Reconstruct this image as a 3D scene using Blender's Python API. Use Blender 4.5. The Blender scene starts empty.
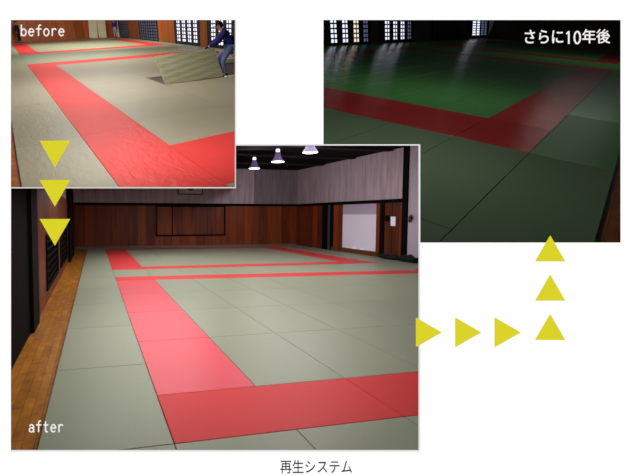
import bpy, bmesh, math, random
from mathutils import Vector, Matrix
random.seed(7)
sc = bpy.context.scene
col = sc.collection
sc.view_settings.view_transform = 'Standard'
sc.view_settings.look = 'None'
sc.view_settings.exposure = 0.0
sc.view_settings.gamma = 1.0

# ---------------------------------------------------------------- camera
PPX, PPY, FPX = 210.0, 235.0, 380.0            # principal point and focal length, in pixels of a 635 x 475 frame
CAM = Vector((0, 0, 1.59046))
RIGHT = Vector((0.999946, 0.010369, 0.000545)).normalized()
FWD = Vector((0.000545, 0.998620, -0.052516)).normalized()
UP = RIGHT.cross(FWD).normalized()
RIGHT = FWD.cross(UP).normalized()
cd = bpy.data.cameras.new('camera')
co = bpy.data.objects.new('camera', cd)
col.objects.link(co)
m = Matrix((RIGHT, UP, -FWD)).transposed().to_4x4()
m.translation = CAM
co.matrix_world = m
cd.sensor_width = 36.0
cd.sensor_fit = 'HORIZONTAL'
cd.lens = FPX / 635.0 * 36.0
cd.shift_x = (317.5 - PPX) / 635.0
cd.shift_y = (PPY - 237.5) / 635.0
cd.clip_start = 0.05
cd.clip_end = 200
sc.camera = co

def ray(x, y):
    return RIGHT * ((x - PPX) / FPX) - UP * ((y - PPY) / FPX) + FWD
def project(p):
    d = Vector(p) - CAM
    z = d.dot(FWD)
    if z < 0.2: return None
    return (PPX + FPX * d.dot(RIGHT) / z, PPY - FPX * d.dot(UP) / z)

# ---------------------------------------------------------------- three halls: origin, axis along the mats' width, axis into the hall, up
class Hall:
    def __init__(s, name, o, a, b, n, scale=1.0):
        s.name = name; s.o = Vector(o); s.a = Vector(a); s.b = Vector(b)
        s.n = Vector(n).normalized(); s.k = scale
    def P(s, u, v, z=0.0):
        return s.o + s.a * u + s.b * v + s.n * (z * s.k)
    def frame(s, u, v, xdir, z=0.0):
        x = Vector(xdir); x = (x - s.n * x.dot(s.n)).normalized()
        y = s.n.cross(x)
        M = Matrix((x, y, s.n)).transposed().to_4x4()
        M.translation = s.P(u, v, z)
        return M
LARGE = Hall('large', (-0.24549, 2.56587, 0), (0.89212, 0.17948, 0), (-0.21839, 0.7102, 0), (0, 0, 1))
WORN = Hall('worn', (-0.7171, 3.7781, 1.6287), (0.89347, 0.54828, 0.30588), (-0.77984, 1.4226, 0.69743), (-0.02769, -0.45222, 0.89147), 1.2)
DIM = Hall('dim', (4.24776, 5.10187, 2.4208), (0.67732, -0.51524, -0.32228), (1.33128, 1.17095, 0.55639), (0.05377, -0.47777, 0.87684))

# the edges where the halls end against the thin partitions between them
XB, YB = 235.5, 187.8       # right and lower partition of the worn hall
XG = 321.0                  # left partition of the dim hall
YT, XR = 145.0, 419.3       # upper and right partition of the large hall

def half(bm, M, axis, val, keep_greater):
    """cut the mesh (in frame M) at a partition plane"""
    inv = M.inverted()
    if axis == 'x': nw = FWD.cross(UP) * 1.0; r = ray(val, PPY); nrm = UP.cross(r)      # contains UP and the ray
    else: r = ray(PPX, val); nrm = r.cross(RIGHT)
    if axis == 'x':
        nrm = r.cross(UP).normalized()
        if nrm.dot(RIGHT) < 0: nrm = -nrm
    else:
        nrm = nrm.normalized()
        if nrm.dot(UP) > 0: nrm = -nrm          # greater y is lower in the picture
    no = inv.to_3x3() @ nrm
    cp = inv @ CAM
    g = bm.verts[:] + bm.edges[:] + bm.faces[:]
    if not bm.verts: return
    bmesh.ops.bisect_plane(bm, geom=g, dist=1e-6, plane_co=cp, plane_no=no, clear_inner=keep_greater, clear_outer=not keep_greater)

def clip(bm, M, hall):
    inv = M.inverted()                     # nothing of a hall comes through the display wall
    if bm.verts:
        bmesh.ops.bisect_plane(bm, geom=bm.verts[:] + bm.edges[:] + bm.faces[:], dist=1e-6, plane_co=inv @ (CAM + FWD * 2.02),
                               plane_no=inv.to_3x3() @ FWD, clear_inner=True)
    if hall is WORN:
        half(bm, M, 'x', XB, False); half(bm, M, 'y', YB, False)
    elif hall is LARGE:
        half(bm, M, 'x', XR, False); half(bm, M, 'y', YT, True)
        pts = [project(M @ v.co) for v in bm.verts]
        if any(p is None or (p[0] < XB and p[1] < YB) for p in pts):
            c = bm.copy()
            half(bm, M, 'x', XB, True)
            half(c, M, 'x', XB, False); half(c, M, 'y', YB, True)
            t = bpy.data.meshes.new('t'); c.to_mesh(t); c.free(); bm.from_mesh(t); bpy.data.meshes.remove(t)
    elif hall is DIM:
        half(bm, M, 'x', XG, True)
        pts = [project(M @ v.co) for v in bm.verts]
        if any(p is None or (p[0] < XR and p[1] > YT) for p in pts):
            c = bm.copy()
            half(bm, M, 'x', XR, True)
            half(c, M, 'x', XR, False); half(c, M, 'y', YT, False)
            t = bpy.data.meshes.new('t'); c.to_mesh(t); c.free(); bm.from_mesh(t); bpy.data.meshes.remove(t)

# ---------------------------------------------------------------- helpers
def box(bm, x0, x1, y0, y1, z0, z1):
    vs = [bm.verts.new(p) for p in ((x0,y0,z0),(x1,y0,z0),(x1,y1,z0),(x0,y1,z0),(x0,y0,z1),(x1,y0,z1),(x1,y1,z1),(x0,y1,z1))]
    for f in ((0,3,2,1),(4,5,6,7),(0,1,5,4),(1,2,6,5),(2,3,7,6),(3,0,4,7)):
        bm.faces.new([vs[i] for i in f])
def prism(bm, pts, z0, z1):
    lo = [bm.verts.new((x, y, z0)) for x, y in pts]; hi = [bm.verts.new((x, y, z1)) for x, y in pts]
    n = len(pts)
    bm.faces.new(list(reversed(lo))); bm.faces.new(hi)
    for i in range(n):
        bm.faces.new((lo[i], lo[(i+1) % n], hi[(i+1) % n], hi[i]))
def lathe(bm, prof, seg=24, cx=0, cy=0, z=0):
    rings = []
    for r, h in prof:
        rings.append([bm.verts.new((cx + r*math.cos(2*math.pi*i/seg), cy + r*math.sin(2*math.pi*i/seg), z + h)) for i in range(seg)])
    for A, B in zip(rings, rings[1:]):
        for i in range(seg):
            bm.faces.new((A[i], A[(i+1) % seg], B[(i+1) % seg], B[i]))
    return rings
def build(name, bm, mat, M=None, parent=None, hall=None, smooth=False, clipit=False):
    if clipit: clip(bm, M if M is not None else parent.matrix_world, hall)
    if not bm.verts or not bm.faces:
        bm.free(); return None
    bmesh.ops.recalc_face_normals(bm, faces=bm.faces[:])
    me = bpy.data.meshes.new(name); bm.to_mesh(me); bm.free()
    o = bpy.data.objects.new(name, me); col.objects.link(o)
    me.materials.append(mat)
    if smooth:
        for p in me.polygons: p.use_smooth = True
    if parent is not None: o.parent = parent
    elif M is not None: o.matrix_world = M
    return o
def tag(o, label, cat, group=None):
    if o is None: return None
    o['label'] = label; o['category'] = cat
    if group: o['group'] = group
    return o
def thing(name, M, label, cat, group=None):
    o = bpy.data.objects.new(name, None); col.objects.link(o)
    o.empty_display_size = 0.1
    o.matrix_world = M
    return tag(o, label, cat, group)
def struct(o):
    if o is not None: o['kind'] = 'structure'
    return o
def NB(): return bmesh.new()

# ---------------------------------------------------------------- materials
def lin(c):
    def f(x):
        x /= 255.0
        return x/12.92 if x <= 0.04045 else ((x + 0.055)/1.055)**2.4
    return (f(c[0]), f(c[1]), f(c[2]), 1)
def base(name):
    m = bpy.data.materials.new(name); m.use_nodes = True
    nt = m.node_tree; b = nt.nodes['Principled BSDF']
    return m, nt, b
def plain(name, c, rough=0.6, spec=0.3, noise=0.06, scale=8.0, emit=0.0, metal=0.0):
    m, nt, b = base(name)
    b.inputs['Roughness'].default_value = rough; b.inputs['Specular IOR Level'].default_value = spec
    b.inputs['Metallic'].default_value = metal
    tc = nt.nodes.new('ShaderNodeTexCoord'); nz = nt.nodes.new('ShaderNodeTexNoise'); nz.inputs['Scale'].default_value = scale
    rp = nt.nodes.new('ShaderNodeMapRange'); rp.inputs[3].default_value = 1-noise*2; rp.inputs[4].default_value = 1+noise*2
    mx = nt.nodes.new('ShaderNodeVectorMath'); mx.operation = 'SCALE'; mx.inputs[0].default_value = lin(c)[:3]
    nt.links.new(tc.outputs['Object'], nz.inputs['Vector']); nt.links.new(nz.outputs['Fac'], rp.inputs[0])
    nt.links.new(rp.outputs[0], mx.inputs['Scale']); nt.links.new(mx.outputs[0], b.inputs['Base Color'])
    if emit:
        b.inputs['Emission Color'].default_value = lin(c); b.inputs['Emission Strength'].default_value = emit
    return m
def glow(name, c, s=1.0):
    m, nt, b = base(name)
    b.inputs['Base Color'].default_value = (0, 0, 0, 1); b.inputs['Roughness'].default_value = 1; b.inputs['Specular IOR Level'].default_value = 0
    b.inputs['Emission Color'].default_value = lin(c); b.inputs['Emission Strength'].default_value = s
    return m
def tatami(name, c, rough=0.45, spec=0.35, crinkle=0.0, vary=0.05, coat=0.0, film=0.9):
    """woven vinyl mat: fine ribs along its length, slight tone change from mat to mat, optional crinkled film"""
    m, nt, b = base(name)
    b.inputs['Roughness'].default_value = rough; b.inputs['Specular IOR Level'].default_value = spec
    N = nt.nodes.new; L = nt.links.new
    tc = N('ShaderNodeTexCoord'); oi = N('ShaderNodeObjectInfo')
    mp = N('ShaderNodeMapping'); mp.inputs['Scale'].default_value = (1.2, 14.0, 1.0); L(tc.outputs['Object'], mp.inputs[0])
    nz = N('ShaderNodeTexNoise'); nz.inputs['Scale'].default_value = 2.0; nz.inputs['Detail'].default_value = 3; L(mp.outputs[0], nz.inputs['Vector'])
    n2 = N('ShaderNodeTexNoise'); n2.inputs['Scale'].default_value = 1.3; L(tc.outputs['Object'], n2.inputs['Vector'])
    ad = N('ShaderNodeMath'); ad.operation = 'ADD'; L(nz.outputs['Fac'], ad.inputs[0]); L(n2.outputs['Fac'], ad.inputs[1])
    ad2 = N('ShaderNodeMath'); ad2.operation = 'MULTIPLY_ADD'; L(oi.outputs['Random'], ad2.inputs[0]); ad2.inputs[1].default_value = 0.9; L(ad.outputs[0], ad2.inputs[2])
    rp = N('ShaderNodeMapRange'); rp.inputs[1].default_value = 0.5; rp.inputs[2].default_value = 2.4
    rp.inputs[3].default_value = 1-vary*2; rp.inputs[4].default_value = 1+vary*2; L(ad2.outputs[0], rp.inputs[0])
    mx = N('ShaderNodeVectorMath'); mx.operation = 'SCALE'; mx.inputs[0].default_value = lin(c)[:3]; L(rp.outputs[0], mx.inputs['Scale'])
    L(mx.outputs[0], b.inputs['Base Color'])
    wv = N('ShaderNodeTexWave'); wv.inputs['Scale'].default_value = 40; wv.bands_direction = 'Y'; L(tc.outputs['Object'], wv.inputs['Vector'])
    bp = N('ShaderNodeBump'); bp.inputs['Strength'].default_value = 0.05; bp.inputs['Distance'].default_value = 0.004; L(wv.outputs['Fac'], bp.inputs['Height'])
    out = bp
    if crinkle:
        m3 = N('ShaderNodeMapping'); m3.inputs['Scale'].default_value = (2.2, 5.0, 1.0); m3.inputs['Rotation'].default_value = (0, 0, 0.5); L(tc.outputs['Object'], m3.inputs[0])
        n3 = N('ShaderNodeTexNoise'); n3.inputs['Scale'].default_value = 1.6; n3.inputs['Detail'].default_value = 2; n3.inputs['Distortion'].default_value = 0.8; L(m3.outputs[0], n3.inputs['Vector'])
        b2 = N('ShaderNodeBump'); b2.inputs['Strength'].default_value = crinkle; b2.inputs['Distance'].default_value = 0.05
        L(n3.outputs['Fac'], b2.inputs['Height']); L(bp.outputs[0], b2.inputs['Normal']); out = b2
    L(out.outputs[0], b.inputs['Normal'])
    if coat:
        b3 = N('ShaderNodeBump'); b3.inputs['Strength'].default_value = film; b3.inputs['Distance'].default_value = 0.06
        L(n3.outputs['Fac'], b3.inputs['Height']); L(b3.outputs[0], b.inputs['Coat Normal'])
        b.inputs['Coat Weight'].default_value = coat; b.inputs['Coat Roughness'].default_value = 0.12
    return m
def planks(name, c0, c1, width=0.3, rough=0.45, spec=0.3):
    """vertical wood boards, grain along local z"""
    m, nt, b = base(name)
    b.inputs['Roughness'].default_value = rough; b.inputs['Specular IOR Level'].default_value = spec
    N = nt.nodes.new; L = nt.links.new
    tc = N('ShaderNodeTexCoord')
    mp = N('ShaderNodeMapping'); mp.inputs['Scale'].default_value = (3.0, 3.0, 0.25); L(tc.outputs['Object'], mp.inputs[0])
    nz = N('ShaderNodeTexNoise'); nz.inputs['Scale'].default_value = 2.2; nz.inputs['Detail'].default_value = 5; L(mp.outputs[0], nz.inputs['Vector'])
    sx = N('ShaderNodeSeparateXYZ'); L(tc.outputs['Object'], sx.inputs[0])
    dv = N('ShaderNodeMath'); dv.operation = 'DIVIDE'; L(sx.outputs[0], dv.inputs[0]); dv.inputs[1].default_value = width
    fl = N('ShaderNodeMath'); fl.operation = 'FLOOR'; L(dv.outputs[0], fl.inputs[0])
    wn = N('ShaderNodeTexWhiteNoise'); wn.noise_dimensions = '1D'; L(fl.outputs[0], wn.inputs['W'])
    mu = N('ShaderNodeMath'); mu.operation = 'MULTIPLY_ADD'; L(wn.outputs['Value'], mu.inputs[0]); mu.inputs[1].default_value = 0.55; 
    ms = N('ShaderNodeMath'); ms.operation = 'MULTIPLY_ADD'; L(nz.outputs['Fac'], ms.inputs[0]); ms.inputs[1].default_value = 1.1; ms.inputs[2].default_value = -0.35
    L(ms.outputs[0], mu.inputs[2])
    cr = N('ShaderNodeMix'); cr.data_type = 'RGBA'; cr.inputs[6].default_value = lin(c0); cr.inputs[7].default_value = lin(c1); L(mu.outputs[0], cr.inputs[0])
    fr = N('ShaderNodeMath'); fr.operation = 'FRACT'; L(dv.outputs[0], fr.inputs[0])
    gt = N('ShaderNodeMath'); gt.operation = 'GREATER_THAN'; L(fr.outputs[0], gt.inputs[0]); gt.inputs[1].default_value = 0.06
    g2 = N('ShaderNodeMapRange'); g2.inputs[3].default_value = 0.55; L(gt.outputs[0], g2.inputs[0])
    sc_ = N('ShaderNodeVectorMath'); sc_.operation = 'SCALE'; L(cr.outputs[2], sc_.inputs[0]); L(g2.outputs[0], sc_.inputs['Scale'])
    L(sc_.outputs[0], b.inputs['Base Color'])
    return m
def parquet(name, c0, c1, cm, rough=0.35):
    m, nt, b = base(name)
    b.inputs['Roughness'].default_value = rough; b.inputs['Specular IOR Level'].default_value = 0.3
    N = nt.nodes.new; L = nt.links.new
    tc = N('ShaderNodeTexCoord'); br = N('ShaderNodeTexBrick'); L(tc.outputs['Object'], br.inputs['Vector'])
    br.inputs['Color1'].default_value = lin(c0); br.inputs['Color2'].default_value = lin(c1); br.inputs['Mortar'].default_value = lin(cm)
    br.inputs['Scale'].default_value = 2.6; br.inputs['Mortar Size'].default_value = 0.006; br.inputs['Brick Width'].default_value = 0.9; br.inputs['Row Height'].default_value = 0.22
    nz = N('ShaderNodeTexNoise'); nz.inputs['Scale'].default_value = 9; nz.inputs['Detail'].default_value = 6; L(tc.outputs['Object'], nz.inputs['Vector'])
    rp = N('ShaderNodeMapRange'); rp.inputs[1].default_value = .3; rp.inputs[2].default_value = .7; rp.inputs[3].default_value = 0.72; rp.inputs[4].default_value = 1.25; L(nz.outputs['Fac'], rp.inputs[0])
    s = N('ShaderNodeVectorMath'); s.operation = 'SCALE'; L(br.outputs['Color'], s.inputs[0]); L(rp.outputs[0], s.inputs['Scale'])
    L(s.outputs[0], b.inputs['Base Color'])
    return m

M_ = {}
M_['white_panel'] = glow('white_lit_panel', (255, 255, 255), 1.0)
M_['black'] = plain('matt_black', (8, 8, 9), 0.9, 0.1)
M_['ceil'] = plain('black_ceiling', (14, 13, 14), 0.9, 0.1)
M_['yellow'] = glow('yellow_lit_acrylic', (219, 211, 42), 1.0)
M_['caption_white'] = glow('white_lit_letters', (243, 241, 238), 1.0)
M_['caption_black'] = plain('black_letters', (20, 20, 22), 0.9, 0.0)
M_['rim'] = glow('pale_grey_rim', (214, 208, 204), 1.0)
M_['rim2'] = glow('light_grey_rim', (226, 226, 228), 1.0)
# large hall
M_['L_green'] = tatami('grey_green_tatami', (160, 164, 141), 0.4, 0.22, 0.0, 0.03)
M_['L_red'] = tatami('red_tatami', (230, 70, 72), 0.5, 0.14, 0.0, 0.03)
M_['L_redpale'] = tatami('pale_red_tatami', (246, 92, 104), 0.36, 0.25, 0.0, 0.03)  # same red mats, the strip's sheen painted into a pinker colour
M_['L_wood'] = planks('dark_red_brown_boards', (84, 34, 18), (172, 80, 36), 0.42)
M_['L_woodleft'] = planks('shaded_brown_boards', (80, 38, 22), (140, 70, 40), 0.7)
M_['L_conc'] = planks('lilac_grey_concrete', (136, 122, 130), (236, 220, 230), 40, 0.8, 0.2)
M_['L_floor'] = parquet('orange_brown_parquet', (198, 128, 48), (172, 106, 38), (116, 66, 22))
M_['L_rail'] = plain('black_painted_rail', (10, 8, 8), 0.8, 0.12)
M_['L_white'] = plain('white_sliding_panel', (236, 230, 246), 0.6, 0.3, 0.02, emit=0.12)  # faint glow added to brighten the panel, which is no lamp
M_['L_lilac'] = plain('pale_lilac_plaster', (206, 194, 208), 0.7, 0.2, 0.03)
M_['L_step'] = planks('brown_step_wood', (92, 52, 28), (130, 78, 44), 2.0)
M_['L_pane'] = plain('dim_blue_grey_pane', (40, 42, 54), 0.3, 0.5)
M_['shade'] = plain('lilac_glass_shade', (92, 76, 112), 0.3, 0.5, 0.03, 6, emit=0.6)
M_['bulb'] = glow('lit_bulb', (255, 244, 255), 6.0)
M_['lampcap'] = plain('dark_lamp_cap', (30, 26, 34), 0.5, 0.4)
M_['flag_white'] = plain('white_flag_cloth', (222, 210, 214), 0.8, 0.1, 0.02)
M_['flag_red'] = plain('red_flag_disc', (150, 20, 40), 0.8, 0.1, 0.02)
M_['paper'] = plain('white_paper', (232, 226, 240), 0.8, 0.1, 0.01, emit=0.25)  # glow added to lift the paper, no light source
M_['steel'] = plain('brushed_steel', (120, 120, 124), 0.35, 0.5, 0.03, 8, 0, 0.8)
M_['bag'] = plain('black_cloth', (14, 14, 18), 0.7, 0.3, 0.2, 12)
M_['bin'] = plain('dark_grey_strap', (60, 58, 66), 0.7, 0.3)
# worn hall
M_['W_green'] = tatami('worn_khaki_tatami', (166, 156, 132), 0.46, 0.08, 0.10, 0.03, .12, .4)
M_['W_far'] = tatami('worn_green_tatami', (156, 160, 128), 0.42, 0.12, 0.08, 0.04)
M_['W_red'] = tatami('worn_red_tatami', (232, 68, 64), 0.5, 0.05, 0.14, 0.03, .08, .6)
M_['W_wood'] = planks('orange_brown_boards', (112, 54, 18), (176, 98, 42), 0.8)
M_['W_wooddark'] = planks('deep_brown_boards', (150, 70, 28), (216, 116, 54), 0.9)
M_['W_floor'] = parquet('orange_floor_boards', (196, 112, 40), (170, 92, 30), (110, 54, 16))
M_['W_pit'] = plain('dark_subfloor', (96, 78, 76), 0.8, 0.2, 0.25, 5)
M_['ply'] = plain('pale_plywood', (248, 234, 196), 0.6, 0.3, 0.06, 2)
M_['W_pane'] = glow('bright_window_paper', (232, 232, 255), 1.5)
M_['W_dimpane'] = plain('blue_grey_pane', (70, 76, 100), 0.4, 0.5, 0.05, 3, emit=0.35)
M_['W_frame'] = plain('black_window_frame', (14, 14, 22), 0.5, 0.4)
M_['skin'] = plain('skin', (196, 140, 112), 0.55, 0.3, 0.03)
M_['navy'] = plain('navy_jacket_cloth', (30, 32, 92), 0.75, 0.2, 0.15, 9)
M_['jeans'] = plain('blue_jeans_cloth', (104, 118, 160), 0.8, 0.2, 0.14, 9)
M_['cap'] = plain('black_cap_cloth', (16, 16, 24), 0.8, 0.2)
M_['darkcloth'] = plain('dark_trouser_cloth', (18, 18, 26), 0.8, 0.2)
M_['darkblue'] = plain('dark_navy_cloth', (20, 22, 50), 0.8, 0.2)
M_['bluetop'] = plain('bright_blue_cloth', (40, 44, 168), 0.8, 0.2)
M_['paletrous'] = plain('pale_trouser_cloth', (190, 186, 196), 0.8, 0.2)
M_['hair'] = plain('black_hair', (14, 12, 12), 0.6, 0.3)
# dim hall
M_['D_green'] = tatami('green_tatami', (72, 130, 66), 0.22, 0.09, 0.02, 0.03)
M_['D_near'] = tatami('grey_green_tatami_near', (84, 99, 76), 0.65, 0.03, 0.02, 0.03)  # same green mats, colour toned down up close to offset lamp falloff
M_['D_mid'] = tatami('mid_green_tatami', (72, 104, 66), 0.35, 0.09, 0.02, 0.03)  # in-between tone of those mats, easing the painted falloff
M_['D_red'] = tatami('dark_red_tatami', (150, 32, 30), 0.24, 0.09, 0.02, 0.03)
M_['D_wall'] = planks('unlit_brown_boards', (38, 22, 12), (64, 38, 20), 0.8)
M_['D_wood'] = parquet('dark_brown_floor', (112, 56, 20), (92, 46, 16), (50, 24, 8))
M_['D_pane'] = glow('daylit_window_paper', (232, 236, 255), 1.15)
M_['D_pane_warm'] = glow('warm_window_paper', (248, 232, 214), 1.0)
M_['D_pane_dim'] = glow('dim_window_paper', (112, 122, 158), 0.5)
M_['D_frame'] = plain('black_lattice', (8, 7, 7), 0.7, 0.2)

# ---------------------------------------------------------------- the white display wall with three openings
DB = 2.0
BM = Matrix((RIGHT, UP, -FWD)).transposed().to_4x4(); BM.translation = CAM + FWD * DB
S = DB / FPX
def bx(x): return (x - PPX) * S
def by(y): return -(y - PPY) * S
RECTS = [(11, 20, 235, 188), (11, 145, 419.5, 451), (323.5, 20, 620.5, 242.5)]
def white_wall():
    xs = [-420, 11, 235, 323.5, 419.5, 620.5, 1060]; ys = [-420, 20, 145, 188, 242.5, 451, 900]
    bm = NB(); bk = {}
    def vert(x, y, z):
        k = (x, y, z)
        if k not in bk: bk[k] = bm.verts.new((bx(x), by(y), z))
        return bk[k]
    def solid(i, j):
        if not (0 <= i < 6 and 0 <= j < 6): return False
        cx = (xs[i]+xs[i+1])/2; cy = (ys[j]+ys[j+1])/2
        return not any(r[0] < cx < r[2] and r[1] < cy < r[3] for r in RECTS)
    T = -0.002
    for i in range(6):
        for j in range(6):
            if not solid(i, j): continue
            a = [(xs[i], ys[j]), (xs[i+1], ys[j]), (xs[i+1], ys[j+1]), (xs[i], ys[j+1])]
            bm.faces.new([vert(x, y, 0) for x, y in reversed(a)]).material_index = 0
            bm.faces.new([vert(x, y, T) for x, y in a]).material_index = 1
            for (di, dj, p, q) in ((0, -1, a[0], a[1]), (1, 0, a[1], a[2]), (0, 1, a[2], a[3]), (-1, 0, a[3], a[0])):
                if not solid(i+di, j+dj):
                    bm.faces.new([vert(*p, 0), vert(*q, 0), vert(*q, T), vert(*p, T)]).material_index = 1
    o = build('wall_front', bm, M_['white_panel'], BM)
    o.data.materials.append(M_['black'])
    return struct(o)
white_wall()
def rim(name, x0, y0, x1, y1, mat):
    bm = NB(); box(bm, bx(x0), bx(x1), by(y1), by(y0), -0.004, 0.004)
    return struct(build(name, bm, mat, BM))
rim('trim_1', 11, 187.2, 235.9, 188.3, M_['rim'])
rim('trim_2', 234.9, 20, 235.9, 187.2, M_['rim'])
rim('trim_3', 235.9, 144.4, 419.9, 145.4, M_['rim2'])
rim('trim_4', 418.9, 145.4, 419.9, 451, M_['rim2'])
rim('trim_5', 11, 450.4, 418.9, 451.2, M_['rim2'])

def partition(name, pts, far=42.0):
    """thin matt black sheet running back from the display wall between two halls"""
    (x0, y0), (x1, y1) = pts
    bm = NB()
    vs = [bm.verts.new(CAM + ray(x, y) * d) for x, y, d in ((x0, y0, DB + .004), (x1, y1, DB + .004), (x1, y1, far), (x0, y0, far))]
    bm.faces.new(vs)
    return struct(build(name, bm, M_['black']))
partition('wall_between_upper', ((XB, -420), (XB, YB)))
partition('wall_between_shelf', ((-420, YB), (XB, YB)))
partition('wall_between_gap', ((XG, -420), (XG, YT)))
partition('wall_between_right', ((XG, YT), (XR, YT)))
partition('wall_between_lower', ((XR, YT), (XR, 900)))

# arrows
def arrow(pts, label, group):
    cx = sum(p[0] for p in pts)/3; cy = sum(p[1] for p in pts)/3
    bm = NB()
    p2 = [((x-cx)*S, -(y-cy)*S) for x, y in pts]
    prism(bm, p2, 0.0, 0.004)
    M = BM.copy(); M.translation = BM @ Vector((bx(cx), by(cy), 0.005))
    return tag(build('arrow_sign', bm, M_['yellow'], M), label, 'arrow', group)
for y, w in ((141, 'topmost, over the worn mats'), (180.2, 'middle, across the lower edge of that photo'), (219, 'lowest, over the brown boards')):
    arrow([(40.3, y), (70.6, y), (55.4, y+26.4)], 'yellow triangle pointing down on the left, ' + w, 'yellow triangles pointing down')
for x, w in ((415.2, 'leftmost, touching the large hall photo'), (454.5, 'middle of the row on white'), (493.8, 'rightmost of the row on white')):
    arrow([(x, 317.2), (x+25.6, 332.0), (x, 346.6)], 'yellow triangle pointing right, ' + w, 'yellow triangles pointing right')
for y, w in ((339.6, 'lowest of the right column'), (300.4, 'middle of the right column'), (261.3, 'topmost, touching the dark photo')):
    arrow([(534.2, y), (563.7, y), (549, y-25.6)], 'yellow triangle pointing up, ' + w, 'yellow triangles pointing up')

def caption(name, text, x0, x1, y0, y1, mat, label, z=0.008, weight=0.0):
    c = bpy.data.curves.new(name, 'FONT'); c.body = text; c.size = 1.0; c.extrude = 0.0; c.offset = weight
    t = bpy.data.objects.new(name, c); col.objects.link(t)
    bpy.context.view_layer.update()
    me = bpy.data.meshes.new_from_object(t.evaluated_get(bpy.context.evaluated_depsgraph_get()))
    bpy.data.objects.remove(t); bpy.data.curves.remove(c)
    xs = [v.co.x for v in me.vertices]; ys = [v.co.y for v in me.vertices]
    ax, bx_, ay, by_ = min(xs), max(xs), min(ys), max(ys)
    for v in me.vertices:
        v.co.x = (v.co.x-ax)/(bx_-ax)*(x1-x0)*S; v.co.y = (v.co.y-ay)/(by_-ay)*(y1-y0)*S; v.co.z = 0
    bm = NB(); bm.from_mesh(me); bpy.data.meshes.remove(me)
    r = bmesh.ops.extrude_face_region(bm, geom=bm.faces[:])
    bmesh.ops.translate(bm, verts=[g for g in r['geom'] if isinstance(g, bmesh.types.BMVert)], vec=(0, 0, 0.002))
    M = BM.copy(); M.translation = BM @ Vector((bx(x0), by(y1), z))
    return tag(build(name, bm, mat, M), label, 'lettering')
def arc(cx, cy, rx, ry, a0, a1, n=14):
    return [(cx + rx*math.cos(math.radians(a0+(a1-a0)*i/n)), cy + ry*math.sin(math.radians(a0+(a1-a0)*i/n))) for i in range(n+1)]
# thin monoline letters on a cell 1 wide; x-height 0.66, ascender 1.0
GLYPH = {
 'b': [[(.16, 1.0), (.16, 0)], arc(.47, .31, .31, .31, 160, -160)],
 'e': [[(.16, .34), (.80, .34)], arc(.48, .32, .33, .32, 4, 318)],
 'f': [[(.44, 0), (.44, .72)] + arc(.66, .76, .22, .22, 180, 70), [(.12, .62), (.80, .62)]],
 'o': [arc(.48, .32, .33, .32, 0, 360, 24)],
 'r': [[(.26, .64), (.26, 0)], arc(.56, .34, .30, .30, 165, 45)],
 'a': [arc(.46, .38, .29, .26, 150, 0, 10) + [(.75, 0), (.82, 0)], arc(.44, .18, .28, .18, 40, 320, 16) + [(.75, .14)], [(.42, .36), (.75, .38)]],
 't': [[(.40, .92), (.40, .18)] + arc(.60, .18, .20, .18, 180, 300), [(.14, .62), (.76, .62)]],
 '1': [[(.30, .80), (.52, .98), (.52, 0)]],
 '0': [arc(.5, .49, .30, .49, 0, 360, 24)],
}
def ribbon(bm, pts, w, ox, oy, sx, sy, z0=0.0, z1=0.002):
    P = [Vector((ox + x*sx, oy + y*sy)) for x, y in pts]
    for p, q in zip(P, P[1:]):
        d = (q-p)
        if d.length < 1e-7: continue
        d = d.normalized(); nrm = Vector((-d.y, d.x))*w/2; e = d*w*.18
        prism(bm, [tuple(p-nrm-e), tuple(q-nrm+e), tuple(q+nrm+e), tuple(p+nrm-e)], z0, z1)
def stroked(text, x0, x1, yb, h, weight, label, cell=None):
    """monoline word: x0..x1 and baseline yb in board units, h cap height"""
    bm = NB(); w = (x1-x0)/len(text)
    for i, ch in enumerate(text):
        for st in GLYPH[ch]: ribbon(bm, st, weight*S, w*i*S, 0, w*S, h*S)
    M = BM.copy(); M.translation = BM @ Vector((bx(x0), by(yb), .008))
    return tag(build('lettering', bm, M_['caption_white'], M), label, 'lettering')
stroked('before', 21.0, 66.0, 36.6, 10.8, 1.15, 'white lettering before at top left over the worn hall')
stroked('after', 29.0, 65.0, 431.0, 11.2, 1.15, 'white lettering after at lower left over the large hall')
jp = caption('lettering', 'さらに', 523.5, 561.5, 30.8, 44.2, M_['caption_white'], 'white Japanese lettering with the number 10 at top right over the dark hall', weight=0.005)
bm = NB(); bm.from_mesh(jp.data)
def more(text, x0, x1, y0, y1):
    q = caption('lettering', text, x0, x1, y0, y1, M_['caption_white'], 'x', weight=0.005)
    t = q.data.copy(); t.transform(jp.matrix_world.inverted() @ q.matrix_world); bm.from_mesh(t)
    bpy.data.objects.remove(q); bpy.data.meshes.remove(t)
more('年後', 580.6, 608.3, 30.0, 44.2)
for i, ch in enumerate('10'):
    for st in GLYPH[ch]: ribbon(bm, st, 1.4*S, (562.2-523.5 + 8.6*i)*S, -.2*S, 9.6*S, 12.2*S)
bm.to_mesh(jp.data); bm.free()
caption('lettering', '再生システム', 280, 351.3, 459, 472.3, M_['caption_black'], 'black Japanese lettering on white below the large hall photo')

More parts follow.
